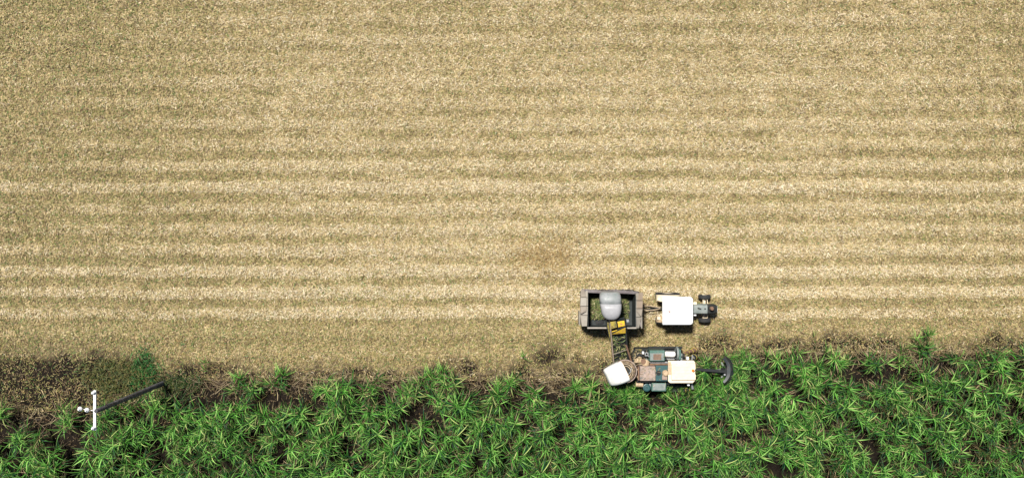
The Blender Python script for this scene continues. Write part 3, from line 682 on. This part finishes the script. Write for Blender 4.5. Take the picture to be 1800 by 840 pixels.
# chopped cane in the bin and on the elevator
BIL = np.array([[.17, .19, .06], [.10, .15, .04], [.30, .28, .13], [.06, .10, .03], [.42, .38, .22], [.09, .065, .035]])
n = 1500; u = rng.uniform(-1, 1, n); v = rng.uniform(-1, 1, n)
x = (x0 + x1) / 2 + u * (x1 - x0) / 2 * .80; y = ym + .06 + v * (yt - yb) / 2 * .66
zz = zf + .08 + .62 * np.clip(1 - np.abs(u) ** 3.2, 0, 1) * np.clip(1 - np.abs(v) ** 3, 0, 1) * rng.uniform(.8, 1.05, n)
col = BIL[rng.choice(6, n, p=[.25, .25, .17, .17, .05, .11])] * rng.uniform(.7, 1.2, (n, 1))
V, F, Cc = strips(np.stack([x, y, zz], 1), rng.uniform(0, 6.28, n), rng.normal(0, .3, n), rng.normal(0, .5, n), rng.uniform(.14, .40, n), rng.uniform(.03, .065, n), rng.uniform(0, .15, n), col)
mo = MB()
gu = np.linspace(-1, 1, 15); gv = np.linspace(-1, 1, 11); G = {}
for i, a in enumerate(gu):
    for j, b in enumerate(gv):
        G[i, j] = mo.bm.verts.new(((x0 + x1) / 2 + a * (x1 - x0) / 2 * .84, ym + .06 + b * (yt - yb) / 2 * .70, zf + .004 + .60 * max(0, 1 - abs(a) ** 3.2) * max(0, 1 - abs(b) ** 3) * random.uniform(.9, 1.0)))
for i in range(14):
    for j in range(10): mo.bm.faces.new((G[i, j], G[i + 1, j], G[i + 1, j + 1], G[i, j + 1]))
mat('heap', (.05, .055, .022), (.10, .09, .04), 14.0, .4, .65, .9)
hp = empty('chopped_cane_heap', ((x0 + x1) / 2, ym, zf)); tag(hp, 'heap of chopped green and tan cane inside the trailer bin', 'cane heap')
mo.build('heap_core', 'heap', hp, smooth=True)
o = link('billets', np_mesh('billets', V - np.array(hp.location), F, Cc, MATS['straw']), hp); o['kind'] = 'stuff'

# ------------------------------------------------------------------ cane harvester
hv = empty('cane_harvester', P(1165, 650, 0))
D = lambda px0, py0, px1, py1, z0, z1, nm, m, b=.02: MB().pbox(px0, py0, px1, py1, z0, z1).build(nm, m, hv, bevel=b)
D(1112, 622, 1204, 680, .75, 1.55, 'chassis', 'dark_metal')
D(1120, 640, 1176, 672, 1.56, 2.05, 'engine_bay', 'black_steel')
# crawler tracks
for ya, yb_ in ((612.5, 624), (676, 689)):
    z1 = 1.02; xa, xb = WX(1117, z1), WX(1200, z1); wa, wb = WY(yb_, z1), WY(ya, z1)
    prof = [(xa + .1, .06), (xb - .5, .06), (xb - .1, .3), (xb, .62), (xb - .22, .98), (xa + .3, 1.0), (xa + .02, .72), (xa - .05, .36)]
    t_ = MB().plate([(p, wa, z) for p, z in prof], (0, wb - wa, 0)).build('track', 'black_steel', hv, bevel=.03)
    for k in range(17):
        xx = xa + .3 + (xb - xa - .62) * k / 16
        MB().box(xx - .03, xx + .03, wa + .02, wb - .02, 1.002, 1.04).build('track_shoe', 'dark_metal', t_)
D(1117, 613.5, 1128, 616, 1.4, 1.52, 'side_rail', 'yellow_grime', .01)
D(1140, 609.5, 1200, 612.3, .9, 1.25, 'side_guard', 'dark_metal', .02)
D(1112, 617, 1141, 640, 1.56, 1.75, 'deck', 'black_steel')
# upper side: radiator box, muffler, fan
rb = D(1142, 615.5, 1168.5, 634.5, 1.56, 2.55, 'radiator_box', 'green_paint', .03)
MB().pbox(1143, 620.5, 1167, 633.3, 2.552, 2.60).build('radiator_lid', 'grey_green', rb, bevel=.01)
for k in range(4): MB().pbox(1148.5, 622.2 + k * 2.6, 1162.5, 624.2 + k * 2.6, 2.602, 2.625).build('grille_slat', 'rust_brown', rb)
c0, c1 = P(1168.5, 622, 2.2), P(1187, 622.5, 2.2)
MB().lathe(c0, c1 - c0, [(0, 0), (.13, 0), (.19, .06), (.19, (c1 - c0).length - .08), (.12, (c1 - c0).length), (0, (c1 - c0).length)], 18).build('muffler', 'white_paint', hv, smooth=True)
D(1168, 629, 1186, 632, 1.7, 1.9, 'pipe_rail', 'grey_steel', .02)
c0 = P(1188, 620.5, 2.05)
MB().lathe(c0, (1, 0, 0), [(.40, 0), (.44, .03), (.44, .12), (.40, .15)], 22, close=True).build('fan_ring', 'grey_green', hv, smooth=True)
MB().lathe(c0 + Vector((.02, 0, 0)), (1, 0, 0), [(0, 0), (.39, .02), (.39, .10), (0, .12)], 18).build('fan_cover', 'black_steel', hv)
D(1192.5, 614, 1197, 631.5, 1.5, 2.25, 'oil_cooler', 'green_paint', .02)
D(1197, 621, 1199.5, 632, 1.4, 1.9, 'bracket', 'grey_green', .01)
# exhaust stack, intake and small fittings
st = MB().lathe(P(1131, 634.5, 1.6) , (0, 0, 1), [(0, 0), (.20, 0), (.20, .75), (.235, .78), (.235, .92), (.15, 1.0), (0, 1.02)], 20).build('intake_stack', 'tan_paint', hv, smooth=True)
MB().lathe(P(1130.8, 634.9, 2.625), (0, 0, 1), [(0, 0), (.17, 0), (.165, .03), (0, .045)], 18).build('stack_cap', 'rust_brown', st, smooth=True)
D(1115.5, 627, 1128, 637.5, 1.76, 2.05, 'hydraulic_box', 'tan_paint', .03)
D(1129, 617.6, 1132.2, 622, 1.76, 2.1, 'reservoir_cap', 'porcelain', .01)
MB().lathe(P(1136.5, 622, 1.95), (0, 0, 1), [(.07, 0), (.13, 0), (.13, .05), (.07, .05)], 16, close=True).build('pulley', 'grey_steel', hv)
MB().lathe(P(1138, 630, 1.8), (0, 0, 1), [(.05, 0), (.12, 0), (.12, .05), (.05, .05)], 16, close=True).build('pulley', 'grey_green', hv)
D(1140, 635.5, 1175, 638, 1.9, 2.15, 'beam', 'grey_steel', .01)
D(1142, 639, 1174, 641.5, 2.2, 2.42, 'heat_shield', 'rust_brown', .01)
# engine cover
D(1125, 643.5, 1152.3, 669, 2.05, 2.85, 'engine_cover', 'rust_pale', .03)
ec = D(1152.6, 642.5, 1174, 669.5, 2.05, 2.80, 'engine_cover', 'teal_paint', .03)
MB().lathe(P(1157.5, 655, 2.8), (0, 0, 1), [(0, .002), (.16, .002), (.16, .03), (.1, .035), (.1, .012), (0, .012)], 18).build('filler_ring', 'black_steel', ec)
MB().lathe(P(1169, 655, 2.78), (0, 0, 1), [(.2, .0), (.2, .2), (.13, .28), (0, .3)], 18).build('dust_bowl', 'tan_paint', ec, smooth=True)
MB().pbox(1164, 659, 1173, 667.5, 2.802, 2.9).build('hatch', 'rust_pale', ec, bevel=.02)
D(1121.5, 645, 1124.8, 668, 1.6, 2.5, 'end_panel', 'rust_brown', .01)
# lower side: exhaust pipe, filter pot, tank
MB().tube([P(1117.5, 675, 2.0), P(1130, 675.5, 2.0)], .17, 12).build('exhaust_pipe', 'tan_paint', hv, smooth=True)
fp = MB().lathe(P(1134, 677.5, 1.5), (0, 0, 1), [(0, 0), (.22, 0), (.22, .6), (.25, .62), (.25, .72), (.2, .74), (.17, .70), (.07, .70), (.05, .78), (0, .78)], 22).build('filter_pot', 'teal_paint', hv, smooth=True)
tk = D(1145.5, 672.5, 1171.5, 687.5, 1.35, 2.25, 'fuel_tank', 'green_paint', .05)
MB().pbox(1147.5, 674, 1169.5, 685.5, 2.252, 2.27).build('tank_lid', 'grey_green', tk, bevel=.006)
D(1141, 672, 1144, 680, 1.6, 2.0, 'bracket', 'grey_steel', .01)
D(1172.5, 672.8, 1186, 676, 1.6, 1.8, 'step_rail', 'grey_steel', .01)
D(1173, 677.5, 1205, 681, 1.05, 1.2, 'step', 'dark_metal', .01)
# cab
cz = 3.1
cab = D(1178, 637, 1221, 671, 1.56, cz - .25, 'cab_body', 'cream_paint', .03)
for px0, px1 in ((1181, 1198), (1200, 1219)):
    xa, xb = WX(px0, cz - .25), WX(px1, cz - .25)
    for yy, s in ((WY(637, cz - .25), 1), (WY(671, cz - .25), -1)):
        MB().box(xa, xb, min(yy, yy + s * .012) , max(yy, yy + s * .012), 1.95, cz - .42).build('window', 'glass', cab)
xx = WX(1221, cz - .25); MB().box(xx, xx + .012, WY(668, cz - .25), WY(640, cz - .25), 1.75, cz - .4).build('windscreen', 'glass', cab)
rf = MB().plate([P(1174.5, 634, cz - .12), P(1220, 633.5, cz - .12), P(1222.2, 637, cz - .12), P(1222.2, 668, cz - .12), P(1218, 673, cz - .12), P(1178, 673, cz - .12), P(1174.5, 670, cz - .12)], (0, 0, -.11)).build('cab_roof', 'cream_paint', hv, bevel=.03)
ctr2 = P(1201, 653, 0)
MB().plate([P(1180.5, 640, cz + .05), P(1222.5, 638.5, cz + .05), P(1223, 648, cz + .05), P(1221, 652, cz + .05), P(1221.5, 656, cz + .05), P(1223.3, 659, cz + .05), P(1223, 667.5, cz + .05), P(1180.5, 668, cz + .05)], (0, 0, -.165)).build('roof_panel', 'cream_paint', rf, bevel=.03)
MB().pbox(1175.2, 636, 1179.6, 658, cz - .119, cz - .07).build('roof_gutter', 'tan_paint', rf, bevel=.01)
for k in range(4): MB().pbox(1184, 644.5 + 5.4 * k, 1214, 645.1 + 5.4 * k, cz + .051, cz + .066).build('roof_rib', 'cream_paint', rf)
MB().lathe(P(1218, 650.8, cz + .05), (0, 0, 1), [(0, 0), (.085, 0), (.075, .12), (.04, .16), (0, .165)], 14).build('beacon', 'orange_lens', rf, smooth=True)
for px_, r_ in ((1192, .12), (1197.8, .14), (1203, .09)):
    MB().lathe(P(px_, 636.4, cz - .12), (0, 0, 1), [(0, 0), (r_, 0), (r_, .14), (r_ * .7, .2), (0, .22)], 14).build('vent_cap', 'porcelain', rf, smooth=True)
D(1207, 627, 1211, 632.5, 2.2, 2.55, 'mirror', 'porcelain', .02)
D(1208.5, 673.5, 1212.5, 677.8, 2.2, 2.5, 'mirror', 'porcelain', .02)
MB().tube([P(1209, 632, 2.4), P(1209, 637, 2.3)], .02, 6).build('mirror_arm', 'dark_metal', hv)
MB().tube([P(1210.5, 673.6, 2.4), P(1210, 669, 2.3)], .02, 6).build('mirror_arm', 'dark_metal', hv)
# gathering front: frame, divider scrolls and lamps
D(1204.5, 630, 1222, 672, .5, 1.3, 'throat_frame', 'dark_metal')
for ya, yb_, m in ((616, 617, 'rust_brown'), (627.5, 627, 'dark_metal'), (682, 683, 'dark_metal')):
    a, b = P(1203, ya + 4, 1.7), P(1223, ya - 1.5, .75); dd = b - a
    s_ = MB().lathe(a, dd, [(0, 0), (.07, 0), (.15, dd.length * .7), (.19, dd.length), (.12, dd.length + .04), (0, dd.length + .04)], 16).build('divider_scroll', m, hv, smooth=True)
    pth = []
    for k in range(40):
        t = k / 39; w = dd.normalized(); o1 = w.orthogonal().normalized(); o2 = w.cross(o1); r_ = .09 + .11 * t
        pth.append(a + dd * t + (o1 * math.cos(t * 22) + o2 * math.sin(t * 22)) * r_)
    MB().tube(pth, .025, 5).build('scroll_flight', 'yellow_grime', s_)
MB().tube([P(1216, 635, 2.3), P(1217, 624, 2.2), P(1220.5, 629.5, 2.1)], .045, 6).build('lamp_bracket', 'grey_steel', hv)
MB().tube([P(1215.5, 671, 2.2), P(1217.5, 682.5, 2.0)], [.05, .09], 8).build('work_lamp', 'grey_steel', hv, smooth=True)
for pts, r_, m in (([(1116, 630, 2.0), (1122, 624, 2.3), (1130, 626, 2.2), (1141, 628, 2.0)], .035, 'black_steel'),
                    ([(1118, 642, 2.1), (1124, 639, 2.5), (1136, 640, 2.6), (1142, 636, 2.3)], .03, 'hose_tan'),
                    ([(1134, 626, 2.0), (1139, 625, 2.4), (1143, 628, 2.4)], .03, 'grey_steel'),
                    ([(1119, 672, 2.1), (1126, 670.5, 2.4), (1136, 671, 2.5), (1146, 671.5, 2.3)], .035, 'black_steel'),
                    ([(1169, 628, 2.1), (1174, 634, 2.3), (1176, 641, 2.5)], .035, 'black_steel'),
                    ([(1186, 634, 2.0), (1190, 628, 2.2), (1199, 626, 2.0), (1207, 630, 1.8)], .03, 'black_steel'),
                    ([(1172, 674, 2.0), (1184, 676, 2.1), (1196, 675, 1.9), (1208, 679, 1.6)], .03, 'black_steel'),
                    ([(1121, 648, 2.4), (1118, 655, 2.5), (1121, 664, 2.4)], .035, 'hose_tan')):
    pp = [P(*p) for p in pts]; sm = []
    for i in range(len(pp) - 1):
        for j in range(4): sm.append(pp[i].lerp(pp[i + 1], j / 4))
    sm.append(pp[-1]); sm = [sm[0]] + [(a + b * 2 + c) / 4 for a, b, c in zip(sm, sm[1:], sm[2:])] + [sm[-1]]
    MB().tube(sm, r_, 6).build('hose', m, hv, smooth=True)
for k in range(5): MB().pbox(1126 + k * 5.2, 644.5, 1127 + k * 5.2, 668, 2.851, 2.868).build('cover_seam', 'rust_pale', hv)
MB().tube([P(1112, 616, 2.3), P(1140, 613, 2.3), P(1168, 612.5, 2.3)], .022, 6).build('hand_rail', 'dark_metal', hv)
# topper boom and drum
tz = 2.4
MB().obox((P(1222, 648.5, tz) + P(1274, 652.5, tz)) / 2, P(1274, 652.5, tz) - P(1222, 648.5, tz), (0, 1, 0), (0, 0, 1), (P(1274, 652.5, tz) - P(1222, 648.5, tz)).length / 2, .085, .10).build('topper_boom', 'black_steel', hv, bevel=.015)
MB().tube([P(1226, 652, tz - .25), P(1271, 655.5, tz - .2)], .05, 6).build('boom_link', 'black_steel', hv)
tp = MB(); A = []; cxp, cyp, Rp = 1256.5, 650.5, 33.0
for k in range(17):
    a = math.radians(-57 + 114 * k / 16); w_ = 12.0 - 4.5 * abs(k - 8) / 8
    po = (cxp + math.cos(a) * Rp, cyp + math.sin(a) * Rp * .92); pi_ = (cxp + math.cos(a) * (Rp - w_), cyp + math.sin(a) * (Rp - w_) * .92 )
    o1 = P(po[0], po[1], tz - .2); i1 = P(pi_[0], pi_[1], tz + .02); m1 = P((po[0] + pi_[0]) / 2 + .6, (po[1] + pi_[1]) / 2, tz + .06)
    A.append([o1, m1, i1, i1 + Vector((0, 0, -.06)), m1 + Vector((0, 0, -.06)), o1 + Vector((0, 0, -.06))])
tp.loft(A).build('topper_shield', 'teal_black' if 'teal_black' in MATS else mat('teal_black', (.012, .017, .021), (.03, .037, .04), 4.0, .4, .7, .5, c3=(.12, .085, .06), s3=5.0, lo3=.56, hi3=.7).name, hv, smooth=True)
skirt = MB(); B = []
for k in range(17):
    a = math.radians(-57 + 114 * k / 16); po = P(cxp + math.cos(a) * (Rp + .2), cyp + math.sin(a) * (Rp + .2) * .92, tz - .2)
    B.append([po, po + Vector((0, 0, -.55)), po + Vector((.03, 0, -.55)), po + Vector((.03, 0, 0))])
skirt.loft(B).build('shield_skirt', 'black_steel', hv)
c0 = P(1277.5, 651, tz - .55)
MB().lathe(c0, (0, 0, 1), [(0, -.3), (.32, -.3), (.34, -.25), (.30, -.2), (.22, .3), (.26, .38), (0, .4)], 20).build('topper_drum', 'black_steel', hv, smooth=True)
for k in range(6):
    a = k * math.pi / 3
    MB().obox(c0 + Vector((math.cos(a) * .42, math.sin(a) * .42, -.27)), (math.cos(a), math.sin(a), 0), (-math.sin(a), math.cos(a), 0), (0, 0, 1), .16, .05, .01).build('topper_blade', 'grey_steel', hv)
MB().lathe(P(1273.5, 658, tz), (0, 0, 1), [(0, 0), (.07, 0), (.06, .1), (0, .11)], 12).build('motor_cap', 'grey_steel', hv)
# primary extractor: drum with ring and white hood
ec_ = P(1099.5, 652.5, 2.0); ez = 2.95; eC = P(1099.5, 652.5, ez); eC.z = 0
MB().lathe(eC, (0, 0, 1), [(0, 1.3), (.62, 1.3), (.66, 2.2), (.70, 2.6), (.74, 2.62), (.74, 2.74), (.70, 2.76), (.66, 2.95), (.58, 3.02), (.54, 3.02), (.52, 2.9), (0, 2.88)], 32).build('extractor_drum', 'drum_grime', hv, smooth=True)
MB().lathe(eC, (0, 0, 1), [(0, 2.90), (.50, 2.905), (.50, 2.93), (0, 2.93)], 24).build('extractor_opening', 'dark_metal', hv)  # dark disc painted as the shade inside the drum opening
MB().lathe(eC, (0, 0, 1), [(.70, 2.80), (.75, 2.80), (.75, 2.87), (.70, 2.87)], 32, close=True).build('extractor_ring', 'rust_pale', hv, smooth=True)
eC = P(1097.5, 653, ez); eC.z = 0; ang = math.radians(180 + 25); u = Vector((math.cos(ang), math.sin(ang), 0)); v = Vector((-u.y, u.x, 0))
hood = MB(); R = []
for k in range(13):
    t = k / 12; dist = -.10 + 1.26 * t
    zt = 3.34 - .85 * t ** 3.0; wv = .70 - .15 * t ** 3
    ring = []
    for j in range(13):
        a = math.pi * j / 12; cs = math.cos(a); sn = math.sin(a)
        ex = math.copysign(abs(cs) ** .5, cs) * wv; zz_ = (abs(sn) ** .5)
        ring.append(eC + u * (dist + (0.04 * sn if k == 12 else 0)) + v * ex + Vector((0, 0, 2.25 - .1 * t + (zt - 2.25 + .1 * t) * zz_)))
    R.append(ring)
hood.loft(R, caps=False, closed=False).build('extractor_hood', 'white_paint', hv, smooth=True, solid=.03)
bk = [p + Vector((0, 0, 0)) for p in R[0]]
MB().plate(bk, -u * .03).build('hood_back', 'tan_paint', hv)
for (a0, a1, rr_, zz_) in ((-75, 70, .52, 3.12), (-60, 85, .40, 3.16)):
    MB().tube([eC + (-u * math.cos(math.radians(a)) + v * math.sin(math.radians(a))) * rr_ + Vector((0, 0, zz_ + .05 * math.sin(a * .05))) for a in np.linspace(a0, a1, 12)], .035, 6).build('hose', 'hose_tan', hv, smooth=True)
MB().tube([P(1104, 664, 3.0), P(1109, 657, 3.15), P(1111, 645, 3.1), P(1110, 638, 2.8), P(1118, 637, 2.2)], .035, 6).build('hose', 'hose_tan', hv, smooth=True)
MB().tube([P(1104, 658, 3.2), P(1108.5, 653, 3.25), P(1110, 646, 3.2)], .03, 6).build('hose', 'grey_steel', hv, smooth=True)
MB().obox(P(1101, 655, 3.18), (1, .5, 0), (-.5, 1, 0), (0, 0, 1), .12, .08, .05).build('extractor_motor', 'black_steel', hv, bevel=.02)
# elevator
e0, e1 = P(1091.5, 648, 1.15), P(1083.5, 560, 3.35)
ed = (e1 - e0).normalized(); es = Vector((ed.y, -ed.x, 0)).normalized(); en = es.cross(ed).normalized(); EL = (e1 - e0).length
if en.z < 0: en = -en
hw_ = .47
MB().obox((e0 + e1) / 2, ed, es, en, EL / 2, hw_ - .05, .02).build('elevator_floor', 'bin_inside', hv)
for s in (-1, 1):
    MB().obox((e0 + e1) / 2 + es * s * hw_ + en * .12, ed, es, en, EL / 2, .035, .20).build('elevator_side', 'dark_metal', hv)
    MB().obox((e0 + e1) / 2 + es * s * (hw_ + .01) + en * .343, ed, es, en, EL / 2, .042, .02).build('elevator_rail', 'board_brown' if s < 0 else 'dark_metal', hv)
for k in range(9):
    MB().obox(e0 + ed * (EL * (k + .5) / 9) + en * .08, ed, es, en, .02, hw_ - .06, .055).build('elevator_flight', 'dark_metal', hv)
for t, tw in ((.42, .25),):
    MB().obox(e0 + ed * EL * t + en * .38, es + ed * tw, ed, en, hw_ + .03, .022, .018).build('cross_bar', 'board_taupe', hv)
# elevator head: yellow covers, arm and stay
def on_el(d, s, h): return e0 + ed * d + es * s + en * h
k0 = EL * .775
MB().plate([on_el(k0 + .06, -.42, .40), on_el(k0 - .02, .55 - .10, .40), on_el(k0 + .50, .46, .52), on_el(k0 + .38, -.44, .52)], en * -.05).build('head_cover', 'yellow_paint', hv, bevel=.015)
MB().plate([on_el(k0 + .58, .02, .44), on_el(k0 + .62, .46, .44), on_el(k0 + .95, .44, .36), on_el(k0 + .95, .0, .36)], en * -.05).build('head_cover', 'yellow_paint', hv, bevel=.015)
MB().plate([on_el(k0 + .50, -.48, .40), on_el(k0 + .56, -.05, .40), on_el(k0 + 1.0, -.08, .34), on_el(k0 + 1.0, -.46, .34)], en * -.05).build('head_plate', 'yellow_grime', hv, bevel=.015)
MB().obox(on_el(k0 + .2, -.60, .28), ed, es, en, .75, .05, .06).build('head_arm', 'yellow_grime', hv, bevel=.01)
MB().obox(on_el(k0 + .42, 0, .47), es * 1 + ed * .35, ed, en, .45, .035, .05).build('head_shaft', 'dark_metal', hv)
MB().lathe(on_el(k0 + .85, .58, .3), es, [(0, 0), (.12, 0), (.12, .15), (0, .16)], 12).build('elevator_motor', 'grey_steel', hv)
MB().tube([on_el(k0 + 1.0, -.62, .2), on_el(k0 + .75, -.72, .3), on_el(k0 + .3, -.66, .36), on_el(k0 - .5, -.60, .34)], .03, 6).build('hose', 'black_steel', hv, smooth=True)
MB().tube([P(1100.5, 606, 2.6), P(1110.5, 637, 2.0)], .06, 8).build('stay', 'rust_brown', hv)
# secondary extractor hood over the bin
hz = 3.95; rows_ = []
cols_ = [(513.2, 11.0, .0, -.55), (514.4, 15.5, -.1, -.30), (518, 18.0, -.4, -.12), (524, 18.9, -.5, .0), (534.5, 18.8, .2, .06), (543, 18.0, 1.0, .07), (551, 16.8, 1.2, .03), (557, 14.2, 1.5, -.06), (561, 10.4, 1.7, -.18), (563.4, 4.6, 1.8, -.34)]
def hood_ring(py_, w_, dx, dz):
    ring = []
    for j in range(15):
        a = math.pi * j / 14; cs = math.cos(a); sn = math.sin(a)
        ex = math.copysign(abs(cs) ** .6, cs) * w_; zz_ = hz + dz - .62 * (1 - abs(sn) ** .55)
        c = P(1074.5 + dx + ex, py_, hz); c.z = zz_
        ring.append(c)
    return ring
RH = [hood_ring(*c) for c in cols_]
MB().loft(RH[:5], caps=False, closed=False).build('discharge_hood', 'hood_dark', hv, smooth=True, solid=.02)
R2 = [[p + Vector((0, 0, .012)) for p in r] for r in RH[4:]]
MB().loft(R2, caps=False, closed=False).build('hood_cap', 'hood_light', hv, smooth=True, solid=.02)
MB().tube([p + Vector((0, 0, .02)) for p in (R2[0][0], R2[1][0], R2[2][0], R2[3][0])], .03, 6).build('hood_edge', 'porcelain', hv, smooth=True)
tag(hv, 'tracked cane harvester with cream cab roof, white extractor hood and yellow tipped elevator', 'harvester')

# shredded leaf blown over the machine
n = 520; px = np.concatenate([rng.uniform(1112, 1176, n // 2), rng.normal(1120, 14, n - n // 2)]); py = rng.uniform(612, 690, n)
hgt = np.full(n, 1.62)
for (a, b, c, d, h_) in ((1112, 617, 1141, 640, 1.77), (1142, 615.5, 1168.5, 634.5, 2.63), (1125, 643.5, 1152, 669, 2.875), (1152, 642.5, 1174, 669.5, 2.83), (1145, 672.5, 1171.5, 687.5, 2.285), (1115.5, 627, 1128, 637.5, 2.07)):
    hgt = np.where((px > a) & (px < c) & (py > b) & (py < d), h_, hgt)
ok = (px > 1113) & (px < 1176) & ((hgt < 2.2) | (rng.random(n) < .22)) & ~((hgt == 1.62) & ((py < 623) | (py > 679)))
px, py, hgt = px[ok], py[ok], hgt[ok]; n = len(px)
cen = np.stack([(px - 900) * (H - hgt) / FPX, (420 - py) * (H - hgt) / FPX, hgt + .012], 1)
col = np.array([[.33, .26, .13], [.20, .15, .07], [.14, .15, .05], [.45, .37, .22]])[rng.integers(0, 4, n)] * rng.uniform(.6, 1.1, (n, 1))
V, F, Cc = strips(cen, rng.uniform(0, 6.28, n), rng.normal(0, .06, n), rng.normal(0, .12, n), rng.uniform(.08, .3, n), rng.uniform(.015, .035, n), rng.uniform(0, .1, n), col)
tag(link('leaf_trash', np_mesh('leaf_trash', V, F, Cc, MATS['straw'])), 'shredded dry leaf scattered over the harvester deck and covers', 'leaf trash', kind='stuff')

# cut cane riding up the elevator
n = 110; d_ = rng.uniform(.2, EL * .72, n); s_ = rng.uniform(-.38, .38, n)
cen = np.array([on_el(a, b, .10 + random.uniform(0, .12)) for a, b in zip(d_, s_)])
col = BIL[rng.choice(6, n, p=[.3, .25, .15, .15, .05, .1])] * rng.uniform(.7, 1.2, (n, 1))
V, F, Cc = strips(cen, rng.uniform(0, 6.28, n), rng.normal(0.3, .3, n), rng.normal(0, .5, n), rng.uniform(.15, .45, n), rng.uniform(.03, .06, n), rng.uniform(0, .15, n), col)
tag(link('cut_cane', np_mesh('cut_cane', V - np.array(e0), F, Cc, MATS['straw']), None, e0), 'green cut cane pieces riding up the harvester elevator', 'cut cane', kind='stuff')
tag(up, 'weathered grey utility pole with white crossarm and four white insulators', 'utility pole')
